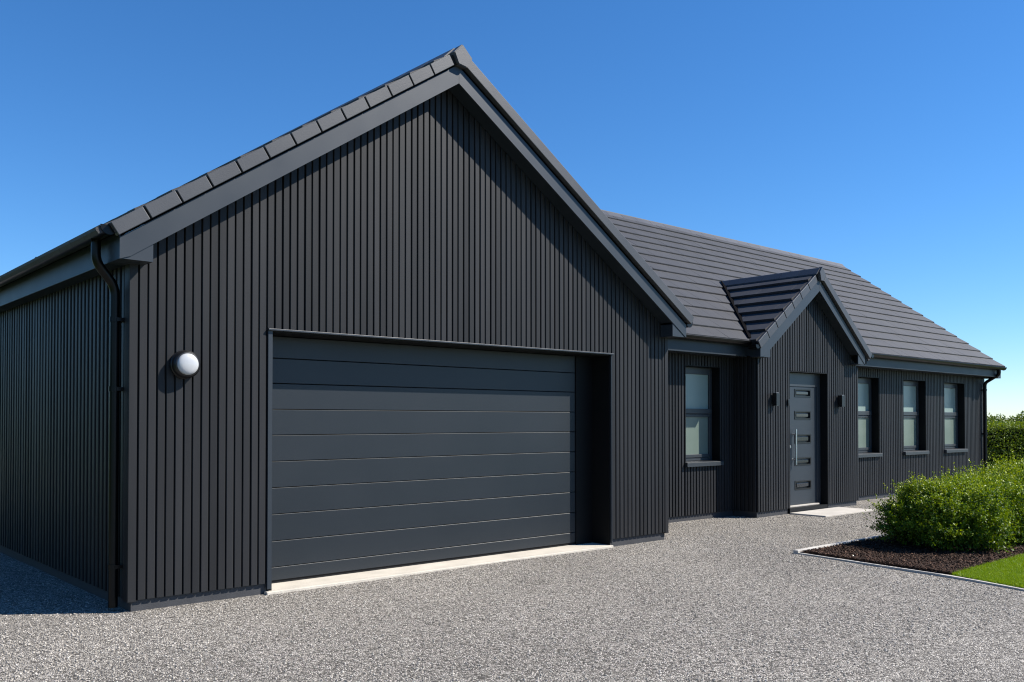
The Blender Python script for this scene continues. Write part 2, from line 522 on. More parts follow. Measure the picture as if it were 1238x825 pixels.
mb.box(GA + 0.013, 0.325, 0.022, GB - 0.013, 0.352, 0.0475)
mb.box(GA + 0.001, 0.361, 0.022, GB - 0.001, 0.37, GH + 0.1)  # unseen sheet added behind the panels to stop light through their gaps
mb.build('seal_and_light_stop', M['rubber'], gd)
mb = MB()
mb.box(GA - 0.055, -0.035, -0.1, GB + 0.001, 0.029, 0.0215, 0.006)
mb.box(GA + 0.001, 0.031, -0.1, GB - 0.001, 0.42, 0.0215)
mb.build('threshold', M['concrete'], house)

# ------------------------------------------------------------------ tiled roofs
def courses(mb, p0, up, nrm, al, spans, gauge, n, th=0.04, tile=0.33, jit=True):
    """courses of flat tiles; spans(i) -> (a0, a1) along 'al' for course i"""
    p0, up, nrm, al = Vector(p0), Vector(up).normalized(), Vector(nrm).normalized(), Vector(al)
    for i in range(n):
        a0, a1 = spans(i)
        if a1 - a0 < 0.02: continue
        s0, s1 = i * gauge, (i + 1) * gauge + 0.05
        a = a0
        first = tile * (0.5 if i % 2 else 1.0)
        while a < a1 - 1e-4:
            b = min(a + (first if a == a0 else tile), a1)
            if a1 - b < 0.08: b = a1
            dj = random.uniform(-0.0020, 0.0020) if jit else 0
            mb.tone = random.random()
            prof = [(s0 + 0.004, -0.012), (s0, th * 0.55 + dj), (s0 + 0.006, th + dj), (s1, th * 0.3), (s1, -0.012)]
            q = [p0 + up * s + nrm * h + al * a for s, h in prof]
            mb.prism(q, al * (b - a - (0.0035 if b < a1 else 0)))
            a = b
    mb.tone = 0.5

def rake_board(mb, f, xs, v0, v1, y0, y1, zmin=None):
    (xa, xb) = xs
    lo = [max(f(xa) + v0, zmin) if zmin else f(xa) + v0, max(f(xb) + v0, zmin) if zmin else f(xb) + v0]
    pts = [(xa, lo[0])]
    if zmin:      # where the underside line meets the level cut
        for k in range(1, 40):
            x = xa + (xb - xa) * k / 40
            if (f(xa) + v0 < zmin) != (f(x) + v0 < zmin):
                pts.append((x, max(zmin, f(x) + v0))); break
            if (f(xb) + v0 < zmin) and f(x) + v0 < zmin:
                pts.append((x, zmin)); break
    pts += [(xb, lo[1]), (xb, f(xb) + v1), (xa, f(xa) + v1)]
    mb.xz(pts, y0, y1)

# --- garage roof
OFF = 0.335                      # roof plane above the bargeboard underside
def nvec(s): return Vector((-s, 0, 1)).normalized()
mb = MB()
xl, xr = -0.30, 6.90
upl = Vector((1, 0, SL)).normalized(); upr = Vector((-1, 0, SR)).normalized()
Ll = (AX - xl) * math.hypot(1, SL); Lr = (xr - AX) * math.hypot(1, SR)
nl, nr = 12, 13
courses(mb, (xl, 0, g_line(xl) + OFF - 0.03), upl, nvec(SL), (0, 1, 0), lambda i: (-0.185, GD + 0.1), Ll / nl, nl, 0.04)
courses(mb, (xr, 0, g_line(xr) + OFF - 0.03), upr, nvec(-SR), (0, 1, 0), lambda i: (-0.185, GD + 0.1), Lr / nr, nr, 0.04)
groof = mb.build('roof', M['tile'], house)
# deck below the tiles
mb = MB()
mb.xz([(-0.13, g_line(-0.13) + 0.19), (AX, AZ + 0.19), (AX, AZ + OFF - 0.05), (-0.13, g_line(-0.13) + OFF - 0.05)], -0.15, GD)
mb.xz([(6.73, g_line(6.73) + 0.19), (AX, AZ + 0.19), (AX, AZ + OFF - 0.05), (6.73, g_line(6.73) + OFF - 0.05)], -0.15, GD)
mb.build('roof_deck', M['backing'], groof)
mb = MB()
rake_board(mb, g_line, (-0.145, AX - 0.0015), 0.0, 0.19, -0.20, -0.175, 2.728)
mb.build('bargeboard', M['trim'], groof)
mb = MB()
rake_board(mb, g_line, (AX + 0.0015, 6.75), 0.0, 0.165, -0.20, -0.175, 2.548)
mb.build('bargeboard', M['trim'], groof)
mb = MB()                        # boxed ends of the eaves
mb.xz([(-0.143, 2.731), (0.108, 2.731), (0.108, g_line(0.108) + 0.03), (-0.01, g_line(-0.01) + 0.03), (-0.143, 2.85)], -0.192, -0.176)
mb.box(-0.143, -0.1745, 2.731, 0.108, 0.016, 2.755)
mb.box(0.09, -0.1745, 2.7555, 0.106, -0.002, 2.86)
mb.build('eaves_box', M['trim'], groof)
mb = MB()
mb.xz([(6.49, 2.551), (6.748, 2.551), (6.748, 2.66), (6.49, g_line(6.49) + 0.03)], -0.192, -0.176)
mb.box(6.49, -0.1745, 2.551, 6.748, 0.016, 2.575)
mb.box(6.492, -0.1745, 2.5755, 6.508, -0.002, 2.70)
mb.build('eaves_box', M['trim'], groof)
mb = MB()
rake_board(mb, g_line, (0.11, AX), 0.012, 0.028, -0.1745, -0.001)
rake_board(mb, g_line, (AX, 6.488), 0.012, 0.028, -0.1745, -0.001)
mb.box(-0.128, 0.018, 2.731, -0.002, GD, 2.745)
mb.box(W + 0.008, 0.018, 2.551, 6.73, GD, 2.565)
mb.build('soffit', M['fascia'], groof)
boxes('fascia', M['fascia'], groof, [(-0.145, -0.1745, 2.728, -0.13, GD, 2.93, 0.002), (6.735, -0.1745, 2.548, 6.75, GD, 2.76, 0.002)])

def verge_units(f, s, xa, xb, n, parent, gap, yf=-0.245, yb=-0.176, v0=0.208, hgt=0.107, name='verge_cap'):
    """dry verge units laid along the rake from xa up to xb"""
    d = Vector((xb - xa, 0, f(xb) - f(xa))); L = d.length; d.normalize()
    nn = Vector((-d.z, 0, d.x))
    if nn.z < 0: nn = -nn
    st = Vector((xa, 0, f(xa) + v0))
    step = L / n
    for k in range(n):
        m_ = MB(); m_.tone = random.random()
        lift = random.uniform(-0.001, 0.001)
        a0, a1 = k * step, (k + 1) * step - gap
        yk = yf + random.uniform(-0.0015, 0.0015)
        # front face with a turned lip at top
        q = [st + d * a0 + nn * lift, st + d * a1 + nn * lift, st + d * a1 + nn * (hgt + lift), st + d * a0 + nn * (hgt + lift)]
        c = 0.005
        bm = bmesh.new()
        fr = [bm.verts.new((p.x, yk, p.z)) for p in q]
        bk = [bm.verts.new((p.x, yb, p.z)) for p in q]
        bm.faces.new(fr); bm.faces.new(bk[::-1])
        for i in range(4):
            j = (i + 1) % 4
            bm.faces.new((fr[j], fr[i], bk[i], bk[j]))
        bmesh.ops.recalc_face_normals(bm, faces=bm.faces)
        bmesh.ops.bevel(bm, geom=list(bm.edges), offset=c, segments=2, affect='EDGES', profile=0.5)
        bm.verts.index_update()
        m_.add([v.co for v in bm.verts], [[v.index for v in fc.verts] for fc in bm.faces])
        bm.free()
        m_.build(name, M['verge'], parent)

verge_units(g_line, SL, -0.165, 3.03, 13, groof, 0.016)
verge_units(g_line, SR, 6.80, 3.17, 1, groof, 0.0)
mb = MB()                        # dark batten ends that show in the joints
rake_board(mb, g_line, (-0.15, AX), 0.215, 0.315, -0.225, -0.186)
rake_board(mb, g_line, (AX, 6.76), 0.215, 0.315, -0.225, -0.186)
mb.build('batten', M['rubber'], groof)

def ridge(mb, x, z, y0, y1, sl, sr, wing=0.15, t=0.022, n=20, first=None):
    L = (y1 - y0) / n
    y = y0
    for k in range(n):
        mb.tone = random.random()
        pts = [(x - wing, z - wing * sl - t), (x - wing, z - wing * sl), (x - 0.03, z + t * 0.6), (x, z + t), (x + 0.03, z + t * 0.6), (x + wing, z - wing * sr), (x + wing, z - wing * sr - t), (x, z - t)]
        mb.xz(pts, y + (0.003 if k else 0), y + L - 0.003)
        y += L
    mb.tone = 0.5
mb = MB()
ridge(mb, AX, AZ + OFF + 0.012, -0.15, GD + 0.05, SL, SR, n=22)
mb.build('ridge_tile', M['verge'], groof)
mb = MB(); mb.tone = 0.75        # block end ridge at the front
zt = AZ + OFF - 0.012
bm = bmesh.new()
pp = [(AX - 0.105, zt - 0.105 * SL + 0.02), (AX + 0.0, zt + 0.055), (AX + 0.13, zt - 0.13 * SR + 0.02), (AX + 0.055, zt - 0.172), (AX - 0.052, zt - 0.158)]
fr = [bm.verts.new((x, -0.262, z)) for x, z in pp]; bk = [bm.verts.new((x, -0.152, z)) for x, z in pp]
bm.faces.new(fr); bm.faces.new(bk[::-1])
for i in range(5):
    j = (i + 1) % 5
    bm.faces.new((fr[j], fr[i], bk[i], bk[j]))
bmesh.ops.recalc_face_normals(bm, faces=bm.faces)
bmesh.ops.bevel(bm, geom=list(bm.edges), offset=0.008, segments=2, affect='EDGES')
bm.verts.index_update()
mb.add([v.co for v in bm.verts], [[v.index for v in f.verts] for f in bm.faces]); bm.free()
mb.build('ridge_end_cap', M['verge'], groof)

def gutter(mb, a, b, r=0.062, t=0.006):
    """half round gutter between two points (its rim level)"""
    a, b = Vector(a), Vector(b)
    d = (b - a).normalized(); sd = Vector((d.y, -d.x, 0))
    n = 14
    pts = []
    for k in range(n + 1):
        th = math.pi * k / n
        pts.append(sd * math.cos(th) * r - Vector((0, 0, 1)) * math.sin(th) * r)
    for k in range(n, -1, -1):
        th = math.pi * k / n
        pts.append(sd * math.cos(th) * (r - t) - Vector((0, 0, 1)) * math.sin(th) * (r - t))
    N = len(pts)
    mb.add([a + p for p in pts] + [b + p for p in pts], [(i, (i + 1) % N, N + (i + 1) % N, N + i) for i in range(N)], True)
    # rolled front rim and both stop ends
    for s in (1, -1):
        mb.tube([a + sd * s * (r - 0.002), b + sd * s * (r - 0.002)], 0.006, 8)
    for q, s in ((a, -1), (b, 1)):
        half = [q + sd * math.cos(math.pi * k / n) * (r + 0.003) - Vector((0, 0, 1)) * math.sin(math.pi * k / n) * (r + 0.003) for k in range(n + 1)]
        half.insert(0, half[0] + Vector((0, 0, 0.008))); half.append(half[-1] + Vector((0, 0, 0.008)))
        mb.prism(half, d * s * 0.006)
def joints(mb, a, b, n, r=0.068):
    a, b = Vector(a), Vector(b)
    d = (b - a).normalized(); sd = Vector((d.y, -d.x, 0))
    for k in range(1, n):
        c = a + (b - a) * k / n
        pts = [c + sd * math.cos(math.pi * i / 12) * r - Vector((0, 0, 1)) * math.sin(math.pi * i / 12) * r for i in range(13)]
        pts += [c + sd * math.cos(math.pi * i / 12) * (r - 0.005) - Vector((0, 0, 1)) * math.sin(math.pi * i / 12) * (r - 0.005) for i in range(12, -1, -1)]
        N = len(pts)
        e = d * 0.06
        mb.add([p for p in pts] + [p + e for p in pts], [(i, (i + 1) % N, N + (i + 1) % N, N + i) for i in range(N)] + [tuple(range(13)) + (), ], True)
mb = MB()
gutter(mb, (-0.218, -0.19, 2.965), (-0.218, GD + 0.05, 2.955))
for yb_ in (1.6, 3.4, 5.2, 7.0):
    mb.box(-0.288, yb_, 2.945, -0.148, yb_ + 0.04, 2.951)
    mb.box(-0.288, yb_, 2.90, -0.284, yb_ + 0.04, 2.97)
mb.build('gutter', M['gutter'], groof)
mb = MB()
gutter(mb, (6.825, 0.6, 2.745), (6.825, -0.19, 2.745))
mb.build('gutter', M['gutter'], groof)

def downpipe(path, r, clips, axis, wallc):
    mb = MB()
    mb.tube(path, r, 16)
    o = mb.build('downpipe', M['gutter'], house)
    x, y = path[-1][0], path[-1][1]
    for z in clips:
        m_ = MB()
        m_.tube([(x, y, z - 0.02), (x, y, z + 0.02)], r + 0.007, 16)
        if axis == 'x': m_.box(x, y - 0.05, z - 0.014, wallc, y + 0.05, z + 0.014)
        else: m_.box(x - 0.05, y, z - 0.014, x + 0.05, wallc, z + 0.014)
        m_.build('pipe_clip', M['gutter'], o)
def smooth_path(pts, n=6):
    """round the corners of a polyline"""
    pts = [Vector(p) for p in pts]
    out = [pts[0]]
    for i in range(1, len(pts) - 1):
        a, b, c = pts[i - 1], pts[i], pts[i + 1]
        r = min(0.07, (a - b).length * 0.45, (c - b).length * 0.45)
        p = b + (a - b).normalized() * r; q = b + (c - b).normalized() * r
        for k in range(n + 1):
            t = k / n
            out.append(p * (1 - t) ** 2 + b * 2 * t * (1 - t) + q * t ** 2)
    out.append(pts[-1])
    return out
downpipe(smooth_path([(-0.218, 0.13, 2.92), (-0.218, 0.13, 2.74), (-0.062, 0.16, 2.56), (-0.062, 0.16, 0.03)]), 0.036, (2.30, 1.75, 0.35), 'x', -0.003)

# ------------------------------------------------------------------ main house walls
wins = [(8.387, 9.254), (13.48, 14.387), (15.40, 16.41), (17.294, 18.346)]
WZ0, WZ1 = 0.846, 2.3305
h_open = [(a, b, WZ0, WZ1) for a, b in wins]
mb = MB()
wall_pieces(mb, W - 0.018, XE - 0.02, 0.09, lambda x: 2.52, h_open, D + 0.018, D + 0.30)
# right gable end, gable above the garage roof, back
gp = lambda y: 2.63 + 0.716 * (min(y, 9.24 - y) - 0.70)
for xa, xb in ((W + 0.05, W + 0.25), (XE - 0.25, XE - 0.02)):
    mb.prism([(xa, D + 0.302, 0.09), (xa, DB, 0.09), (xa, DB, gp(DB)), (xa, 4.62, gp(4.62)), (xa, D + 0.302, gp(D + 0.302))], (xb - xa, 0, 0))
mb.box(W + 0.26, DB - 0.2, 0.0, XE - 0.26, DB, 2.6)
hw = mb.build('wall', M['backing'], house); hw['label'] = 'dark boarded main wall with four tall windows'
for ua, ub in ((W + 0.01, PL + 0.02), (PR - 0.02, XE - 0.06)):
    mb = MB()
    clad(mb, front(D), ua, ub, zb, lambda x: 2.50, [(a, b, WZ0, WZ1) for a, b in wins], pitch=0.0716, groove=0.0165, h=0.022)
    mb.build('cladding', M['clad'], hw)
mb = MB()
for xa in (XE,):
    clad(mb, right(xa), D + 0.06, DB, zb, lambda y: gp(y), breaks=(4.62,))
mb.build('cladding', M['clad'], hw)
mb = MB()
clad(mb, left(W + 0.03), 1.5, 7.8, 2.7, lambda y: gp(y), breaks=(4.62,))
mb.build('cladding', M['clad'], hw)
boxes('plinth', M['plinth'], hw, [(W + 0.002, D + 0.03, -0.1, PL + 0.02, D + 0.28, 0.0885, 0.003),
      (PR - 0.02, D + 0.03, -0.1, XE - 0.03, D + 0.28, 0.0885, 0.003), (XE - 0.2, D + 0.282, -0.1, XE - 0.03, DB, 0.0885)])
mb = MB()
mb.box(XE - 0.058, D - 0.006, zb - 0.012, XE + 0.006, D + 0.017, 2.49, 0.003)
mb.box(XE - 0.016, D + 0.0172, zb - 0.012, XE + 0.006, D + 0.11, 2.49, 0.002)
mb.build('corner_trim', M['clad'], hw)

# ------------------------------------------------------------------ windows
def window(x0, x1):
    yb = D + 0.145
    mb = MB()
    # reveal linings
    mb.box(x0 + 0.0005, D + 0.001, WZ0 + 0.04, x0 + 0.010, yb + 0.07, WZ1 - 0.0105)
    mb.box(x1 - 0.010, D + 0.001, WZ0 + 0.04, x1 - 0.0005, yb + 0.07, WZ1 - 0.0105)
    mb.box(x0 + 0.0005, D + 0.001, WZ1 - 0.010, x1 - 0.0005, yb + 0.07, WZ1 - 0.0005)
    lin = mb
    mb = MB()
    a, b = x0 + 0.011, x1 - 0.011
    st = 0.070
    zt = WZ1 - 0.011
    mb.box(a, yb, WZ0 + 0.04, a + st, yb + 0.06, zt, 0.004)
    mb.box(b - st, yb, WZ0 + 0.04, b, yb + 0.06, zt, 0.004)
    mb.box(a + st + 0.0005, yb + 0.002, 2.212, b - st - 0.0005, yb + 0.058, zt - 0.002, 0.004)
    mb.box(a + st + 0.0005, yb + 0.002, WZ0 + 0.042, b - st - 0.0005, yb + 0.058, 0.935, 0.004)
    w = mb.build('window', M['frame'], house)
    lin.build('reveal', M['reveal'], w)
    mb = MB()
    mb.box(a + st + 0.001, yb - 0.022, 1.605, b - st + 0.028, yb + 0.056, 1.682, 0.005)
    mb.build('transom', M['frame'], w)
    mb = MB()               # lower sash
    mb.box(a + st + 0.001, yb - 0.008, 1.556, b - st - 0.001, yb + 0.05, 1.598, 0.004)
    mb.box(a + st + 0.001, yb - 0.010, 0.9365, b - st + 0.012, yb + 0.05, 0.985, 0.004)
    mb.box(a + st + 0.001, yb + 0.006, 0.986, a + st + 0.014, yb + 0.05, 1.555)
    mb.box(b - st - 0.014, yb + 0.006, 0.986, b - st - 0.001, yb + 0.05, 1.555)
    mb.build('sash', M['frame'], w)
    mb = MB()
    mb.box(a + st - 0.004, yb + 0.024, 1.683, b - st + 0.004, yb + 0.034, 2.215)
    mb.build('pane', M['glass_up'], w)
    mb = MB()
    mb.box(a + st + 0.010, yb + 0.018, 0.984, b - st - 0.010, yb + 0.030, 1.557)
    mb.build('pane', M['glass_low'], w)
    mb = MB()
    mb.box(a + st, yb + 0.061, 0.9, b - st, yb + 0.08, 2.3)
    mb.build('blackout_board', M['backing'], w)
    mb = MB()               # projecting sill, sloped top
    ys, ye = D - 0.055, yb + 0.03
    prof = [(ys, 0.812), (ys, 0.868), (ys + 0.01, 0.876), (ye, 0.8845), (ye, 0.84), (D - 0.003, 0.83), (D - 0.003, 0.812)]
    mb.prism([(x0 - 0.022, y, z) for y, z in prof[:3] + [(D - 0.003, 0.8805)] + prof[6:]], (x1 - x0 + 0.044, 0, 0))
    mb.prism([(x0 + 0.011, D - 0.002, 0.8465), (x0 + 0.011, D - 0.002, 0.8805), (x0 + 0.011, ye, 0.8845), (x0 + 0.011, ye, 0.8465)], (x1 - x0 - 0.022, 0, 0))
    mb.build('sill', M['frame'], w)
for a, b in wins:
    window(a, b)

# ------------------------------------------------------------------ main roof
MS = 0.716
mroof_n = 15
y0, zr0 = 0.665, 2.715
RY, RZ = 4.62, 2.715 + MS * (4.62 - 0.665)
up = Vector((0, 1, MS)).normalized(); nm = Vector((0, -MS, 1)).normalized()
L = (RY - y0) * math.hypot(1, MS)
mb = MB()
def pz_top(x):                    # porch roof plane
    return p_line(x) + OFF
courses(mb, (0, y0, zr0 - 0.012), up, nm, (1, 0, 0), lambda i: (W - 0.05, 19.50) if i else (W - 0.05, PL - 0.02), L / mroof_n, mroof_n, 0.036)
courses(mb, (0, y0, zr0 - 0.012), up, nm, (1, 0, 0), lambda i: (PR + 0.02, 19.50), L / mroof_n, 1, 0.036)
upb = Vector((0, -1, MS)).normalized(); nb = Vector((0, MS, 1)).normalized()
courses(mb, (0, 2 * RY - y0, zr0 - 0.012), upb, nb, (1, 0, 0), lambda i: (W - 0.05, 19.50), L / mroof_n, mroof_n, 0.036, tile=2.0)
mroof = mb.build('roof', M['tile'], house)
mb = MB()
k = (W, 19.44)
mb.prism([(W, 0.80, 2.66), (W, RY, RZ - 0.10), (W, RY, RZ - 0.04), (W, 0.80, 2.735)], (19.46 - W, 0, 0))
mb.prism([(W, 2 * RY - 0.80, 2.66), (W, RY, RZ - 0.10), (W, RY, RZ - 0.04), (W, 2 * RY - 0.80, 2.735)], (19.46 - W, 0, 0))
mb.build('roof_deck', M['backing'], mroof)
mb = MB()
n = 30
x = W - 0.05
Lx = (19.5 - x) / n
for i in range(n):
    mb.tone = random.random()
    z = RZ + 0.012; wg = 0.16; t = 0.02
    pts = [(RY - wg, z - wg * MS - t), (RY - wg, z - wg * MS), (RY - 0.03, z + t * 0.6), (RY, z + t), (RY + 0.03, z + t * 0.6), (RY + wg, z - wg * MS), (RY + wg, z - wg * MS - t), (RY, z - t)]
    mb.prism([(x, y, zz) for y, zz in pts], (Lx - 0.005, 0, 0))
    x += Lx
mb.build('ridge_tile', M['verge'], mroof)
XL1, XR0 = 9.50, 12.86           # main eaves stop either side of the porch
boxes('fascia', M['fascia'], mroof, [(W + 0.12, 0.755, 2.487, XL1, 0.775, 2.68, 0.002), (XR0, 0.755, 2.487, 19.30, 0.775, 2.68, 0.002)])
boxes('soffit', M['fascia'], mroof, [(W + 0.12, 0.776, 2.489, XL1, D + 0.016, 2.503), (XR0, 0.776, 2.489, 19.30, D + 0.016, 2.503)])
mb = MB()
mb.box(19.302, 0.74, 2.46, 19.475, 0.78, 2.70, 0.003)
mb.box(19.302, 0.781, 2.46, 19.475, 1.06, 2.70)
mb.build('eaves_box', M['trim'], mroof)
mb = MB()
gutter(mb, (XL1 - 0.02, 0.688, 2.712), (6.93, 0.688, 2.716))
mb.build('gutter', M['gutter'], mroof)
mb = MB()
gutter(mb, (19.50, 0.688, 2.702), (XR0 + 0.02, 0.688, 2.712))
mb.build('gutter', M['gutter'], mroof)
downpipe(smooth_path([(19.24, 0.688, 2.66), (19.24, 0.688, 2.54), (19.30, D - 0.062, 2.36), (19.30, D - 0.062, 0.03)]), 0.036, (2.2, 1.2, 0.4), 'y', D - 0.003)

# ------------------------------------------------------------------ porch
DX0, DX1, DH = 10.53, 11.717, 2.303
mb = MB()
wall_pieces(mb, PL + 0.02, PR - 0.02, 0.09, lambda x: p_line(x) + 0.05, [(DX0, DX1, 0.0, DH)], P + 0.018, P + 0.20, breaks=(PX,))
mb.box(PL + 0.02, P + 0.202, 0.09, PL + 0.2, D + 0.0175, 2.6)
mb.box(PR - 0.2, P + 0.202, 0.09, PR - 0.02, D + 0.0175, 2.6)
pw = mb.build('wall', M['backing'], house); pw['label'] = 'small boarded gable wall of the porch round the front door'
mb = MB()
clad(mb, front(P), PL + 0.004, PR - 0.004, zb, lambda x: p_line(x) + 0.01, [(DX0 - 0.004, DX1 + 0.004, 0, DH + 0.004)], breaks=(PX,), pitch=0.0716, groove=0.0155, h=0.022)
mb.build('cladding', M['clad'], pw)
for fn in (left(PL), right(PR)):
    mb = MB(); clad(mb, fn, P + 0.02, D - 0.002, zb, lambda y: 2.50)
    mb.build('cladding', M['clad'], pw)
boxes('plinth', M['plinth'], pw, [(PL + 0.03, P + 0.03, -0.1, DX0 - 0.01, P + 0.19, 0.0885, 0.003), (DX1 + 0.01, P + 0.03, -0.1, PR - 0.03, P + 0.19, 0.0885, 0.003),
      (PL + 0.03, P + 0.192, -0.1, PL + 0.15, D + 0.029, 0.0885), (PR - 0.15, P + 0.192, -0.1, PR - 0.03, D + 0.029, 0.0885)])

# porch roof: each course dies into the main roof
mb = MB()
xl, xr = 9.44, 12.93
ulp = Vector((1, 0, PSL)).normalized(); urp = Vector((-1, 0, PSR)).normalized()
np_ = 7
Ll = (PX - xl) * math.hypot(1, PSL); Lr = (xr - PX) * math.hypot(1, PSR)
main_top = lambda y: zr0 + MS * (y - y0)
def yint(z): return y0 + (z - zr0) / MS
def span_l(i):
    s = (i + 1) / np_
    return (0.535, yint(pz_top(xl) + s * (PX - xl) * PSL) + 0.05)
def span_r(i):
    s = (i + 1) / np_
    return (0.535, yint(pz_top(xr) + s * (xr - PX) * PSR) + 0.05)
courses(mb, (xl, 0, pz_top(xl) - 0.045), ulp, nvec(PSL), (0, 1, 0), span_l, Ll / np_, np_, 0.066, tile=0.33)
courses(mb, (xr, 0, pz_top(xr) - 0.04), urp, nvec(-PSR), (0, 1, 0), span_r, Lr / np_, np_, 0.05, tile=0.33)
proof = mb.build('roof', M['tile'], house); proof['label'] = 'small tiled porch roof running back into the main roof'
# the roof deck: two slabs that stop at the main roof
mb = MB()
for sgn, xe, f in ((-1, PL - 0.12, PSL), (1, PR + 0.06, PSR)):
    ze, za = pz_top(xe) - 0.075, pz_top(PX) - 0.075
    v = [(xe, 0.52, ze), (PX, 0.52, za), (PX, yint(za), za), (xe, max(yint(ze), 0.56), ze)]
    mb.prism(v, (0, 0, -0.06))
mb.build('roof_deck', M['backing'], proof)
# lead valley along the left side
mb = MB()
a = Vector((9.47, yint(2.72), 2.72)); b = Vector((PX, yint(pz_top(PX)), pz_top(PX)))
hd = Vector((-0.075, -0.005, 0)); 
for s, wd in ((-1, 0.062),):
    p = [a + Vector((-0.055, 0, 0.046)), a + Vector((0.11, 0, 0.046)), b + Vector((0.08, 0, 0.044)), b + Vector((-0.03, 0, 0.046))]
    mb.prism(p, nm * 0.012)
mb.build('valley_flashing', M['lead'], proof)
mb = MB()
rake_board(mb, p_line, (9.46, PX - 0.0015), 0.0, 0.195, 0.49, 0.515, 2.47)
mb.build('bargeboard', M['trim'], proof)
mb = MB()
rake_board(mb, p_line, (PX + 0.0015, 12.70), 0.0, 0.18, 0.49, 0.515, 2.478)
mb.build('bargeboard', M['trim'], proof)
mb = MB()
mb.xz([(9.462, 2.473), (9.735, 2.473), (9.735, p_line(9.735) + 0.03), (9.462, 2.58)], 0.498, 0.514)
mb.box(9.462, 0.5155, 2.473, 9.735, P + 0.016, 2.495)
mb.build('eaves_box', M['trim'], proof)
mb = MB()
mb.xz([(12.47, 2.481), (12.698, 2.481), (12.47, p_line(12.47) + 0.03)], 0.498, 0.514)
mb.box(12.47, 0.5155, 2.481, 12.698, P + 0.016, 2.50)
mb.build('eaves_box', M['trim'], proof)
mb = MB()
rake_board(mb, p_line, (9.737, PX), 0.012, 0.028, 0.5155, P - 0.001)
rake_board(mb, p_line, (PX, 12.468), 0.012, 0.028, 0.5155, P - 0.001)
mb.box(9.46, 0.5155, 2.4955, 9.475, 0.78, 2.64)
mb.box(12.80, 0.5155, 2.50, 12.815, 0.78, 2.64)
mb.build('fascia', M['fascia'], proof)
verge_units(p_line, PSL, 9.47, 11.13, 7, proof, 0.014, yf=0.482, yb=0.516, v0=0.190, hgt=0.125)
verge_units(p_line, PSR, 12.80, 11.25, 1, proof, 0.0, yf=0.445, yb=0.516, v0=0.215, hgt=0.112)
mb = MB()
rake_board(mb, p_line, (9.48, PX), 0.20, 0.32, 0.50, 0.534)
rake_board(mb, p_line, (PX, 12.76), 0.21, 0.32, 0.50, 0.534)
mb.build('batten', M['rubber'], proof)
mb = MB()
zt = PZ + OFF + 0.03
yr = yint(zt) + 0.1
n = 6
for i in range(n):
    mb.tone = random.random()
    ya = 0.47 + (yr - 0.47) * i / n; yb2 = 0.47 + (yr - 0.47) * (i + 1) / n - 0.005
    wg, t = 0.13, 0.02
    mb.xz([(PX - wg, zt - wg * PSL - t), (PX - wg, zt - wg * PSL), (PX - 0.025, zt + t * 0.6), (PX, zt + t), (PX + 0.025, zt + t * 0.6), (PX + wg, zt - wg * PSR), (PX + wg, zt - wg * PSR - t), (PX, zt - t)], ya, yb2)
mb.build('ridge_tile', M['verge'], proof)
mb = MB(); mb.tone = 0.6
zt = PZ + OFF
mb.xz([(PX - 0.07, zt - 0.07 * PSL + 0.02), (PX, zt + 0.058), (PX + 0.12, zt - 0.12 * PSR + 0.02), (PX + 0.045, zt - 0.17), (PX - 0.03, zt - 0.17)], 0.44, 0.50)
mb.build('ridge_end_cap', M['verge'], proof)
mb = MB()
gutter(mb, (9.40, 0.50, 2.645), (9.40, 0.63, 2.645), 0.05)
mb.build('gutter', M['gutter'], proof)
mb = MB()
gutter(mb, (12.90, 0.62, 2.66), (12.90, 0.46, 2.66), 0.05)
mb.build('gutter', M['gutter'], proof)

# ------------------------------------------------------------------ front door
yd = P + 0.145
mb = MB()
LX0, LX1, LZ0, LZ1 = 10.645, 11.602, 0.112, 2.062
pan = [(0.368, 0.492), (0.767, 0.877), (1.132, 1.262), (1.531, 1.648), (1.904, 2.014)]
px0, px1 = 10.925, 11.405
zs = [LZ0] + [z for p in pan for z in p] + [LZ1]
mb.box(LX0, yd, LZ0, px0, yd + 0.05, LZ1)
mb.box(px1, yd, LZ0, LX1, yd + 0.05, LZ1)
for i in range(0, len(zs), 2):
    mb.box(px0, yd, zs[i], px1, yd + 0.05, zs[i + 1])
fd = mb.build('front_door', M['front_door'], house)
for z0, z1 in pan:
    mb = MB()
    t = 0.022
    mb.box(px0 - 0.012, yd - 0.007, z0 - 0.012, px1 + 0.012, yd - 0.0005, z0 + t * 0.4)
    mb.box(px0 - 0.012, yd - 0.007, z1 - t * 0.4, px1 + 0.012, yd - 0.0005, z1 + 0.012)
    mb.box(px0 - 0.012, yd - 0.007, z0 + t * 0.42, px0 + t * 0.6, yd - 0.0005, z1 - t * 0.42)
    mb.box(px1 - t * 0.6, yd - 0.007, z0 + t * 0.42, px1 + 0.012, yd - 0.0005, z1 - t * 0.42)
    mb.box(px0 + 0.001, yd + 0.034, z0 + 0.001, px1 - 0.001, yd + 0.044, z1 - 0.001)
    mb.build('pane_frame', M['black'], fd)
    mb = MB()
    mb.box(px0 + 0.055, yd + 0.006, z0 + 0.030, px1 - 0.055, yd + 0.033, z1 - 0.030, 0.006)
    mb.build('pane', M['glass_door'], fd)
mb = MB()
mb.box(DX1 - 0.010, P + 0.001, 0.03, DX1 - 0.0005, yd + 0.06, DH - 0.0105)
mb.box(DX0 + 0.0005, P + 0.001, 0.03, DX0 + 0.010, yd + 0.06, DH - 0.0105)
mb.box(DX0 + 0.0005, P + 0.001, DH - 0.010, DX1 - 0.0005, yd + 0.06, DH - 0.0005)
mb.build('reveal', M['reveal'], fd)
mb = MB()
mb.box(LX1 + 0.003, yd - 0.012, 0.09, DX1 - 0.011, yd + 0.055, DH - 0.011, 0.003)
mb.box(DX0 + 0.011, yd - 0.012, 0.09, LX0 - 0.003, yd + 0.055, DH - 0.011, 0.003)
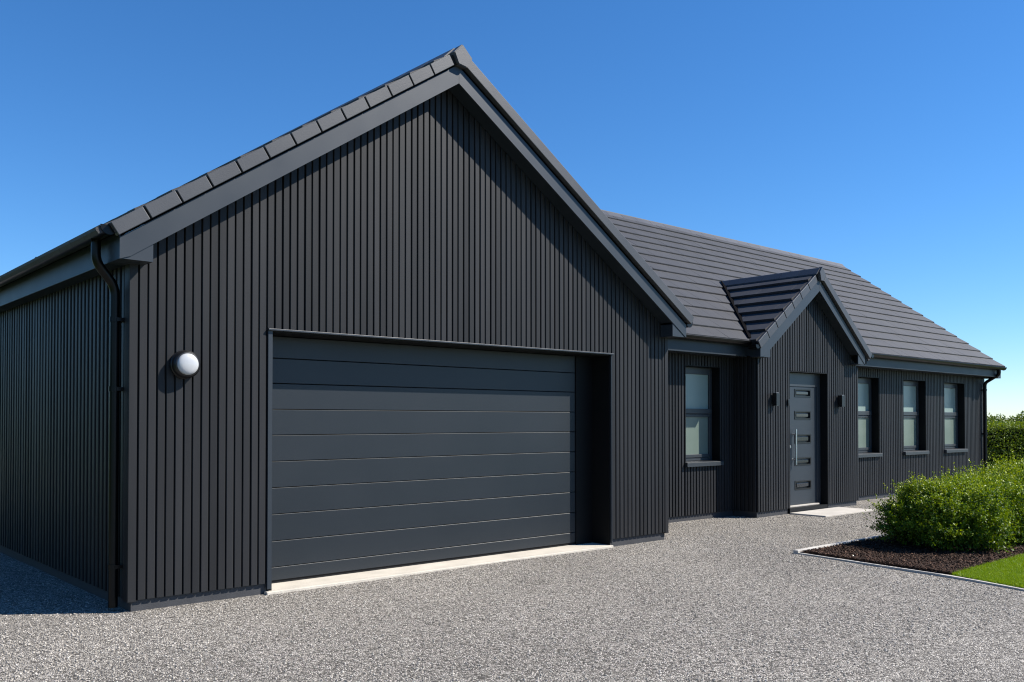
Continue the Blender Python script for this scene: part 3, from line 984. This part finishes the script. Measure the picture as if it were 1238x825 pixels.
mb.box(LX0 - 0.0025, yd - 0.011, LZ1 + 0.003, LX1 + 0.0025, yd + 0.054, DH - 0.012, 0.003)
mb.build('door_frame', M['frame'], fd)
mb = MB()
mb.box(DX0 + 0.002, P + 0.004, -0.02, DX1 - 0.002, yd + 0.05, 0.0835)
mb.build('sub_sill', M['reveal'], fd)
mb = MB()
mb.box(LX0, yd - 0.05, 0.084, LX1, yd + 0.05, 0.108, 0.004)
mb.build('threshold', M['slab'], fd)
mb = MB()
hx = 10.87
mb.tube([(hx, yd - 0.055, 0.775), (hx, yd - 0.055, 1.36)], 0.014, 14)
for z in (0.86, 1.275):
    mb.tube([(hx, yd - 0.055, z), (hx, yd + 0.001, z)], 0.010, 10)
mb.build('handle', M['steel'], fd)
mb = MB()
mb.lathe((10.775, yd - 0.0005, 1.07), [(0, 0.022), (0.006, 0.022), (0.008, 0.018)], (0, -1, 0), 20)
mb.build('lock', M['steel'], fd)

# ------------------------------------------------------------------ things on and by the house
LXC = 0.425
lamp = thing('wall_lamp', 'round white bulkhead lamp with black rim on the garage wall', 'wall lamp', (LXC, 0.0, 1.955))
mb = MB()
mb.lathe((LXC, -0.001, 1.955), [(0, 0.108), (0.010, 0.116), (0.030, 0.116), (0.036, 0.110), (0.050, 0.109), (0.056, 0.114), (0.072, 0.112), (0.084, 0.103), (0.092, 0.097), (0.094, 0.089), (0.088, 0.086)], (0, -1, 0), 64)
mb.build('base', M['black'], lamp)
mb = MB()
mb.lathe((LXC, -0.080, 1.955), [(0, 0.085), (0.012, 0.0875), (0.020, 0.086), (0.028, 0.081), (0.035, 0.071), (0.041, 0.056), (0.045, 0.036), (0.047, 0.014), (0.0472, 0.002)], (0, -1, 0), 64)
mb.build('diffuser', M['opal'], lamp)

def box_lamp(x, lab):
    o = thing('wall_lamp', lab, 'wall lamp', (x, P, 1.84), 'small black lamps either side of the front door')
    mb = MB()
    mb.box(x - 0.035, P - 0.022, 1.78, x + 0.035, P - 0.001, 1.90, 0.003)
    mb.build('back_plate', M['black'], o)
    mb = MB()
    mb.box(x - 0.045, P - 0.092, 1.735, x + 0.045, P - 0.0225, 1.935, 0.004)
    mb.build('body', M['black'], o)
    for z0, z1 in ((1.7315, 1.7345), (1.9355, 1.9385)):
        mb = MB()
        mb.box(x - 0.034, P - 0.083, z0, x + 0.034, P - 0.034, z1)
        mb.build('lens', M['opal'], o)
box_lamp(10.055, 'small black box lamp between the porch corner and the front door')
box_lamp(12.075, 'small black box lamp between the front door and the next window')

bell = thing('doorbell', 'small black doorbell beside the left edge of the front door', 'doorbell', (10.475, P, 1.79))
mb = MB(); mb.box(10.452, P - 0.026, 1.742, 10.498, P - 0.001, 1.842, 0.004)
mb.build('case', M['black'], bell)
mb = MB(); mb.lathe((10.475, P - 0.0255, 1.768), [(0, 0.012), (0.003, 0.012), (0.005, 0.009)], (0, -1, 0), 18)
mb.build('button', M['rubber'], bell)

mb = MB()
mb.box(10.50, 0.02, -0.04, 12.04, P - 0.013, 0.022, 0.005)
tag(mb.build('doorstep', M['slab'], loc=(11.27, 0.33, 0)), 'pale paving slab lying in the gravel before the front door', 'doorstep')

# ------------------------------------------------------------------ ground
mb = MB()
mb.add([(-1500, -1500, -0.03), (1500, -1500, -0.03), (1500, 1500, -0.03), (-1500, 1500, -0.03)], [(0, 1, 2, 3)])
tag(mb.build('ground', M['field']), kind='structure')

def kerb_line(y):                # front edge of the bed
    pts = [(-1.80, 6.70), (-2.75, 6.56), (-3.56, 6.455), (-4.285, 6.22), (-6.0, 5.55), (-9.0, 3.9), (-14.0, 0.0)]
    for (ya, xa), (yb_, xb) in zip(pts, pts[1:]):
        if y >= yb_:
            t = (y - ya) / (yb_ - ya)
            return xa + (xb - xa) * t
    return pts[-1][1]

# gravel: gently uneven sheet
nx, ny = 190, 170
xs = np.linspace(-3.4, 24.0, nx); ys = np.linspace(-40, 30, ny)
X, Y = np.meshgrid(xs, ys)
Z = 0.006 * np.sin(X * 1.3 + 0.6 * Y) * np.sin(Y * 1.1 - 0.3 * X) + 0.004 * np.sin(X * 3.1 + 1) * np.sin(Y * 2.7)
v = np.stack([X, Y, Z], -1).reshape(-1, 3)
i = np.arange(nx * ny).reshape(ny, nx)
f = np.stack([i[:-1, :-1], i[:-1, 1:], i[1:, 1:], i[1:, :-1]], -1).reshape(-1, 4)
g = fast_mesh('gravel_driveway', v, f, np.full(len(v), 0.5), M['gravel'])
g.data.polygons.foreach_set('use_smooth', [True] * len(g.data.polygons))
tag(g, kind='structure')
def gz(x, y):
    return 0.006 * np.sin(x * 1.3 + 0.6 * y) * np.sin(y * 1.1 - 0.3 * x) + 0.004 * np.sin(x * 3.1 + 1) * np.sin(y * 2.7)

# loose stones lying on the gravel
t = (1 + 5 ** 0.5) / 2
ico = np.array([(-1, t, 0), (1, t, 0), (-1, -t, 0), (1, -t, 0), (0, -1, t), (0, 1, t), (0, -1, -t), (0, 1, -t), (t, 0, -1), (t, 0, 1), (-t, 0, -1), (-t, 0, 1)], float)
ico /= np.linalg.norm(ico[0])
icf = np.array([(0, 11, 5), (0, 5, 1), (0, 1, 7), (0, 7, 10), (0, 10, 11), (1, 5, 9), (5, 11, 4), (11, 10, 2), (10, 7, 6), (7, 1, 8), (3, 9, 4), (3, 4, 2), (3, 2, 6), (3, 6, 8), (3, 8, 9), (4, 9, 5), (2, 4, 11), (6, 2, 10), (8, 6, 7), (9, 8, 1)])
def stones(n, xr, yr, size, dens=None):
    x = rng.uniform(*xr, n); y = rng.uniform(*yr, n)
    keep = ~((x > -0.03) & (x < W) & (y > -0.05)) & ~((x > W - 0.1) & (y > D)) & ~((x > PL) & (x < PR) & (y > P - 0.02)) & ~((x > 10.47) & (x < 12.07) & (y > -0.01) & (y < P))
    kx = np.array([kerb_line(q) for q in y])
    keep &= ~((y < -1.72) & (x > kx - 0.06)) & ~((x > GA - 0.08) & (x < GB + 0.03) & (y > -0.06))
    keep &= ~(x + 1.5 * y > 24)
    x, y = x[keep], y[keep]; n = len(x)
    s = rng.uniform(size[0], size[1], n) ** 1.0
    sc = np.stack([s * rng.uniform(.75, 1.3, n), s * rng.uniform(.75, 1.3, n), s * rng.uniform(.5, .9, n)], -1)
    a = rng.uniform(0, 6.28, n); ca, sa = np.cos(a), np.sin(a)
    v = ico[None] * (1 + rng.uniform(-.22, .22, (n, 12, 1))) * sc[:, None]
    tl = rng.normal(0, .35, (n, 1)); v[:, :, 2] += v[:, :, 0] * tl
    vx = v[:, :, 0] * ca[:, None] - v[:, :, 1] * sa[:, None]; vy = v[:, :, 0] * sa[:, None] + v[:, :, 1] * ca[:, None]
    v = np.stack([vx + x[:, None], vy + y[:, None], v[:, :, 2] + (gz(x, y) + s * 0.25)[:, None]], -1)
    f = icf[None] + (np.arange(n) * 12)[:, None, None]
    tone = np.repeat(rng.uniform(.1, .75, n), 12)
    return v.reshape(-1, 3), f.reshape(-1, 3), tone
parts = [stones(26000, (-2.6, 7.5), (-4.6, 0.0), (0.004, 0.008)), stones(14000, (6, 13), (-3.0, 1.1), (0.005, 0.009)), stones(6000, (-3, 0), (-1.5, 4.5), (0.004, 0.008))]
vv, ff, tt, o_ = [], [], [], 0
for a, b, c in parts:
    vv.append(a); ff.append(b + o_); tt.append(c); o_ += len(a)
st = fast_mesh('loose_gravel', np.concatenate(vv), np.concatenate(ff), np.concatenate(tt), M['stone'])
tag(st, kind='stuff')

# ------------------------------------------------------------------ planting bed, edging, lawn
LY = -3.545
kpts = [(-1.80, 6.70)] + [(y, kerb_line(y)) for y in np.linspace(-2.2, -9.0, 18)]
mb = MB()
t = 0.06
mb.box(6.675, -1.80, -0.05, 10.5, -1.80 + t, 0.046, 0.004)
mb.box(10.503, -1.80, -0.05, 15.5, -1.80 + t, 0.046, 0.004)
prev = None
for (ya, xa), (yb_, xb) in zip(kpts, kpts[1:]):
    mb.prism([(xa - 0.022, ya - 0.002, -0.05), (xa + 0.022, ya - 0.002, -0.05), (xb + 0.022, yb_ + 0.001, -0.05), (xb - 0.022, yb_ + 0.001, -0.05)], (0, 0, 0.070))
tag(mb.build('garden_edging', M['edging'], loc=(6.7, -1.8, 0)), 'thin pale stone edging between the gravel and the planting bed', 'edging')

def strip(name, mat, ylo, yhi, xhi, z, nxs, nys, amp):
    ys = np.linspace(yhi, ylo, nys)
    v = []
    for y in ys:
        xa = kerb_line(y) + 0.015
        for k in range(nxs):
            x = xa + (xhi - xa) * (k / (nxs - 1)) ** 1.5
            v.append((x, y, z + amp * (math.sin(x * 7 + y * 3) * math.sin(y * 8 - x * 2) + 0.6 * math.sin(x * 17 + 2) * math.sin(y * 19))))
    v = np.array(v)
    i = np.arange(nxs * nys).reshape(nys, nxs)
    f = np.stack([i[:-1, :-1], i[:-1, 1:], i[1:, 1:], i[1:, :-1]], -1).reshape(-1, 4)[:, ::-1]
    return fast_mesh(name, v, f, np.full(len(v), .5), mat)
tag(strip('mulch_bed', M['mulch'], LY, -1.80, 15.5, 0.025, 90, 30, 0.008), kind='structure')
tag(strip('lawn', M['turf'], -9.0, LY, 15.5, 0.022, 40, 40, 0.004), kind='structure')

# bark chips
n = 26000
y = rng.uniform(LY, -1.84, n); x = 6.5 + rng.uniform(0, 1, n) ** 1.6 * 6.5
kx = np.array([kerb_line(q) for q in y]); k = x > kx + 0.03
x, y = x[k], y[k]; n = len(x)
cube = np.array([(a, b, c) for a in (-1, 1) for b in (-1, 1) for c in (-1, 1)], float)
cf = np.array([(0, 1, 3, 2), (4, 6, 7, 5), (0, 4, 5, 1), (2, 3, 7, 6), (0, 2, 6, 4), (1, 5, 7, 3)])
sc = np.stack([rng.uniform(.005, .022, n), rng.uniform(.003, .008, n), rng.uniform(.0015, .004, n)], -1)
q = cube[None] * sc[:, None] * (1 + rng.uniform(-.3, .3, (n, 8, 1)))
e = [Matrix.Rotation(a, 3, 'Z') @ Matrix.Rotation(b, 3, 'Y') @ Matrix.Rotation(c, 3, 'X') for a, b, c in zip(rng.uniform(0, 6.28, n), rng.normal(0, .4, n), rng.normal(0, .5, n))]
e = np.array([[list(r) for r in m_] for m_ in e])
q = np.einsum('nij,nkj->nki', e, q)
q[:, :, 0] += x[:, None]; q[:, :, 1] += y[:, None]; q[:, :, 2] += (0.030 + rng.uniform(0, .014, n))[:, None]
bk = fast_mesh('bark_mulch', q.reshape(-1, 3), (cf[None] + (np.arange(n) * 8)[:, None, None]).reshape(-1, 4), np.repeat(rng.uniform(0, 1, n) ** 1.5, 8), M['bark'])
tag(bk, kind='stuff')

# turf blades
def blades(n, xr, yr):
    x = rng.uniform(*xr, n); y = rng.uniform(*yr, n)
    k = x > np.array([kerb_line(q) for q in y]) + 0.03
    x, y = x[k], y[k]; n = len(x)
    a = rng.uniform(0, 6.28, n); h = rng.uniform(.016, .034, n); w = rng.uniform(.0022, .004, n)
    lx, ly = rng.normal(0, .011, n), rng.normal(0, .011, n)
    dx, dy = np.cos(a) * w, np.sin(a) * w
    p0 = np.stack([x - dx, y - dy, np.full(n, .02)], -1); p1 = np.stack([x + dx, y + dy, np.full(n, .02)], -1)
    p2 = np.stack([x + lx, y + ly, .02 + h], -1)
    return np.stack([p0, p1, p2], 1).reshape(-1, 3), np.arange(3 * n).reshape(-1, 3), np.repeat(np.clip(rng.normal(.5, .25, n), 0, 1), 3)
A = [blades(150000, (6.0, 10.5), (-5.0, LY + 0.02)), blades(260000, (3.9, 15.4), (-8.9, LY + 0.02))]
o_ = len(A[0][0])
gr = fast_mesh('grass', np.concatenate([A[0][0], A[1][0]]), np.concatenate([A[0][1], A[1][1] + o_]), np.concatenate([A[0][2], A[1][2]]), M['grass'])
tag(gr, kind='stuff')

# ------------------------------------------------------------------ foliage
def leaf_quads(p, d, size, wid=0.5, up_bias=0.4):
    """p (n,3) attachment points, d (n,3) directions; returns verts/faces of folded diamond leaves"""
    n = len(p)
    d = d / (np.linalg.norm(d, axis=1, keepdims=True) + 1e-9)
    r = rng.normal(0, 1, (n, 3)); r[:, 2] += up_bias
    s = np.cross(d, r); s /= (np.linalg.norm(s, axis=1, keepdims=True) + 1e-9)
    nn = np.cross(s, d)
    L = size[:, None]
    mid = p + d * L * 0.5 + nn * L * 0.08
    a = p; b = mid + s * L * wid * .5; c = p + d * L - nn * L * 0.05; e = mid - s * L * wid * .5
    v = np.stack([a, b, c, e], 1).reshape(-1, 3)
    return v, np.arange(4 * n).reshape(-1, 4)

def shrub(cx, cy, rx, ry, h, nsprig, label, wild=1.0, leaf=(0.022, 0.042), nl=20):
    o = thing('shrub', label, 'shrub', (cx, cy, 0.02), 'leafy shrubs planted along the bed')
    # sprig roots on a lumpy egg
    n = nsprig
    u = rng.normal(0, 1, (n, 3)); u /= np.linalg.norm(u, axis=1, keepdims=True)
    u[:, 2] = np.where(u[:, 2] < -0.75, -u[:, 2], u[:, 2])
    lump = 1 + 0.17 * np.sin(u[:, 0] * 5 + cx * 7) * np.cos(u[:, 1] * 6 + cy * 3) + 0.12 * np.sin(u[:, 2] * 9 + u[:, 0] * 7 + cx)
    rr = np.where(rng.uniform(0, 1, n) < .3, rng.uniform(.35, .8, n), rng.uniform(.78, .98, n))
    uz = u[:, 2]; hn = np.hypot(u[:, 0], u[:, 1]) + 1e-6
    rh = np.where(uz > 0, np.sqrt(1 - np.abs(uz) ** 2.4), np.sqrt(np.maximum(1 - np.abs(uz) ** 4, 0)) * (1 - .12 * np.abs(uz)))
    cz = 0.36 * h
    base = np.stack([cx + u[:, 0] / hn * rh * rx * rr * lump, cy + u[:, 1] / hn * rh * ry * rr * lump,
                     cz + np.where(uz > 0, uz * .54 * h, uz * .34 * h) * np.sqrt(rr) * lump], -1)
    base[:, 2] = np.maximum(base[:, 2], 0.05)
    d = u * 0.8 + rng.normal(0, .45, (n, 3)); d[:, 2] += 0.75 + 0.6 * np.maximum(u[:, 2], 0)
    d /= np.linalg.norm(d, axis=1, keepdims=True)
    ln = rng.uniform(.09, .20, n) * np.where(rng.uniform(0, 1, n) < .09 * wild, 1.75, 1.0)
    tt = np.linspace(0.0, 1.0, nl)[None, :, None]
    bend = rng.normal(0, .25, (n, 1, 3)); bend[:, :, 2] -= .12
    pts = base[:, None] + d[:, None] * ln[:, None, None] * tt + bend * (tt ** 2) * ln[:, None, None]
    pts = pts.reshape(-1, 3) + rng.normal(0, .006, (n * nl, 3))
    ld = np.repeat(d, nl, 0) * 0.55 + rng.normal(0, .75, (n * nl, 3))
    sz = rng.uniform(leaf[0], leaf[1], n * nl) * np.tile(np.linspace(1.08, .72, nl), n)
    v, f = leaf_quads(pts, ld, sz, 0.55)
    v[:, 2] = np.maximum(v[:, 2], 0.03)
    # young growth at the tips is yellower; each sprig has its own tint
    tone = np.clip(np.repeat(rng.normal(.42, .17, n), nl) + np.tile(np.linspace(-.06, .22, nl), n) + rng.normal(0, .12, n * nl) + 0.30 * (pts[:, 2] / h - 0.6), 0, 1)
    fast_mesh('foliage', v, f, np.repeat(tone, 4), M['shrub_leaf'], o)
    mb = MB()
    for k in range(14):
        a = 6.28 * k / 14 + random.uniform(-.2, .2)
        e = Vector((cx + math.cos(a) * rx * random.uniform(.4, .75), cy + math.sin(a) * ry * random.uniform(.4, .75), h * random.uniform(.55, .85)))
        s = Vector((cx + math.cos(a) * 0.05, cy + math.sin(a) * 0.05, 0.0))
        m_ = (s + e) / 2 + Vector((math.cos(a) * .05, math.sin(a) * .05, .04))
        mb.tube([s, m_, e], [0.009, 0.006, 0.003], 6)
    mb.build('stem', M['stem'], o)
    return o
shrub(8.36, -2.70, 0.62, 0.64, 0.74, 3400, 'rounded green shrub at the gravel end of the planting bed', 0.8)
shrub(9.22, -2.70, 0.66, 0.66, 0.74, 3300, 'second green shrub from the gravel end of the bed, bushy down to the mulch', 1.0)
shrub(10.20, -2.68, 0.66, 0.66, 0.80, 2900, 'third shrub from the gravel end of the bed, yellow-green on top', 1.4)
shrub(11.20, -2.66, 0.66, 0.66, 0.88, 2600, 'fourth shrub from the gravel end of the bed, tall sprigs against the far hedge', 2.4)
shrub(12.25, -2.66, 0.66, 0.66, 0.88, 1500, 'last green shrub of the bed, at the end away from the gravel', 1.5)

# clipped hedge beyond the right end of the house
def clipped_hedge(hx0, hx1, hy0, hy1, hh, label, counts, size):
    hedge = thing('hedge', label, 'hedge', ((hx0 + hx1) / 2, (hy0 + hy1) / 2, 0.0))
    mb = MB()
    mb.box(hx0 + .12, hy0 + .1, -0.02, hx1 - .12, hy1 - .1, hh - .12, 0.05)
    mb.build('trunk', M['core'], hedge)
    P_, D_ = [], []
    for n, fc in counts:
        a, b = rng.uniform(0, 1, n), rng.uniform(0, 1, n)
        j = rng.uniform(-.16, .05, n) + .05 * np.sin(a * (hy1 - hy0) * 2.1) * np.sin(b * hh * 3)
        X_, Y_ = hx0 + a * (hx1 - hx0), hy0 + a * (hy1 - hy0)
        if fc == 'l': p, d = (hx0 - j, Y_, b * hh), (-1, 0, .25)
        elif fc == 'r': p, d = (hx1 + j, Y_, b * hh), (1, 0, .25)
        elif fc == 't': p, d = (X_, hy0 + b * (hy1 - hy0), hh + j), (0, 0, 1)
        elif fc == 'f': p, d = (X_, hy0 - j, b * hh), (0, -1, .25)
        else: p, d = (X_, hy1 + j, b * hh), (0, 1, .25)
        P_.append(np.stack([np.broadcast_to(q, n) for q in p], -1)); D_.append(np.tile(np.array(d, float), (n, 1)))
    p = np.concatenate(P_); d = np.concatenate(D_)
    d = d * .6 + rng.normal(0, .6, d.shape)
    v, f = leaf_quads(p, d, rng.uniform(size[0], size[1], len(p)), .6)
    tn = np.clip(rng.normal(.45, .2, len(p)) + np.where(p[:, 2] > hh - .12, .2, 0), 0, 1)
    fast_mesh('foliage', v, f, np.repeat(tn, 4), M['hedge_leaf'], hedge)
    return hedge
east = clipped_hedge(26.74, 28.04, -8.24, 8.26, 1.40, 'tall clipped green hedge beyond the right end of the house',
              ((52000, 'l'), (26000, 't'), (14000, 'r'), (4000, 'f'), (3000, 'b')), (.035, .065))
east.rotation_euler = (0, 0, R(58))
clipped_hedge(-9.6, -8.2, -1.0, 26.0, 3.4, 'high clipped hedge added out of view to darken reflections in the garage side wall',  # unseen hedge, added so the garage side wall reflects something dark
              ((26000, 'r'), (9000, 't'), (6000, 'l'), (2500, 'f'), (1200, 'b')), (.09, .15))

def far_bush(cx, cy, r, h, label):
    o = thing('bush', label, 'bush', (cx, cy, 0.0), 'loose bushes rising behind the hedge')
    n = 9000
    u = rng.normal(0, 1, (n, 3)); u /= np.linalg.norm(u, axis=1, keepdims=True)
    lump = 1 + .18 * np.sin(u[:, 0] * 4 + cx) * np.cos(u[:, 1] * 5 + cy) + .14 * np.sin(u[:, 2] * 8 + u[:, 1] * 6 + cx * 2)
    q = np.array([cx, cy, h * .55]) + u * np.array([r, r, h * .45]) * (lump * rng.uniform(.6, 1.04, n))[:, None]
    q[:, 2] = np.maximum(q[:, 2], .05)
    v, f = leaf_quads(q, u * .5 + rng.normal(0, .7, (n, 3)), rng.uniform(.06, .12, n), .6)
    fast_mesh('crown', v, f, np.repeat(np.clip(rng.normal(.5, .22, n), 0, 1), 4), M['bush_leaf'], o)
    mb = MB()
    mb.tube([(cx, cy, -.05), (cx + .04, cy, h * .3), (cx - .03, cy + .05, h * .6)], [.09, .07, .03], 8)
    for k in range(5):
        a = k * 1.26
        mb.tube([(cx + .03, cy, h * .25), (cx + math.cos(a) * r * .35, cy + math.sin(a) * r * .35, h * .5), (cx + math.cos(a) * r * .6, cy + math.sin(a) * r * .6, h * .7)], [.045, .03, .012], 6)
    mb.build('trunk', M['stem'], o)
far_bush(38.0, 8.6, 1.25, 1.83, 'pale green bush behind the hedge, nearest to the house')
far_bush(38.4, 6.9, 1.2, 1.72, 'middle pale green bush showing above the hedge')
far_bush(38.0, 5.2, 1.25, 1.77, 'outer pale green bush behind the hedge, farthest from the house')

# ------------------------------------------------------------------ light
SUN = Vector((1.2, -1.0, 1.45))            # towards the sun
el = math.atan2(SUN.z, math.hypot(SUN.x, SUN.y)); az = math.atan2(SUN.x, SUN.y)
sd = bpy.data.lights.new('sun', 'SUN'); sd.energy = 5.0; sd.angle = R(0.5); sd.color = (1.0, 0.945, 0.87)
so = bpy.data.objects.new('sun', sd); col.objects.link(so)
so.rotation_euler = (-SUN).to_track_quat('-Z', 'Y').to_euler(); so.location = (20, -20, 30)
w = bpy.data.worlds.new('World'); scene.world = w; w.use_nodes = True
nt = w.node_tree
sky = nt.nodes.new('ShaderNodeTexSky'); sky.sky_type = 'NISHITA'; sky.sun_disc = False
sky.sun_elevation = el; sky.sun_rotation = az
sky.altitude = 300; sky.air_density = 1.0; sky.dust_density = 0.0; sky.ozone_density = 9.5
hs = nt.nodes.new('ShaderNodeHueSaturation'); hs.inputs['Saturation'].default_value = 1.12
nt.links.new(sky.outputs[0], hs.inputs['Color'])
nt.links.new(hs.outputs[0], nt.nodes['Background'].inputs[0])
nt.nodes['Background'].inputs[1].default_value = 0.098

# ------------------------------------------------------------------ camera
cam = bpy.data.cameras.new('camera'); co = bpy.data.objects.new('camera', cam); col.objects.link(co)
cam.sensor_width = 36.0; cam.lens = 36.0 * 1090.17 / 1238.0
cam.shift_y = 78.15 / 1238.0
cam.clip_start = 0.1; cam.clip_end = 4000
co.location = (-2.4226, -7.269, 1.5)
co.rotation_euler = (math.pi / 2 + 0.0166, 0, 0.8477 - math.pi / 2)
scene.camera = co
scene.cycles.filter_width = 1.15
scene.cycles.use_denoising = True
scene.cycles.denoising_prefilter = 'NONE'
scene.cycles.use_adaptive_sampling = False
scene.view_settings.view_transform = 'Standard'; scene.view_settings.look = 'None'
scene.view_settings.exposure = 0.75; scene.view_settings.gamma = 1.0
scene.view_settings.use_curve_mapping = False
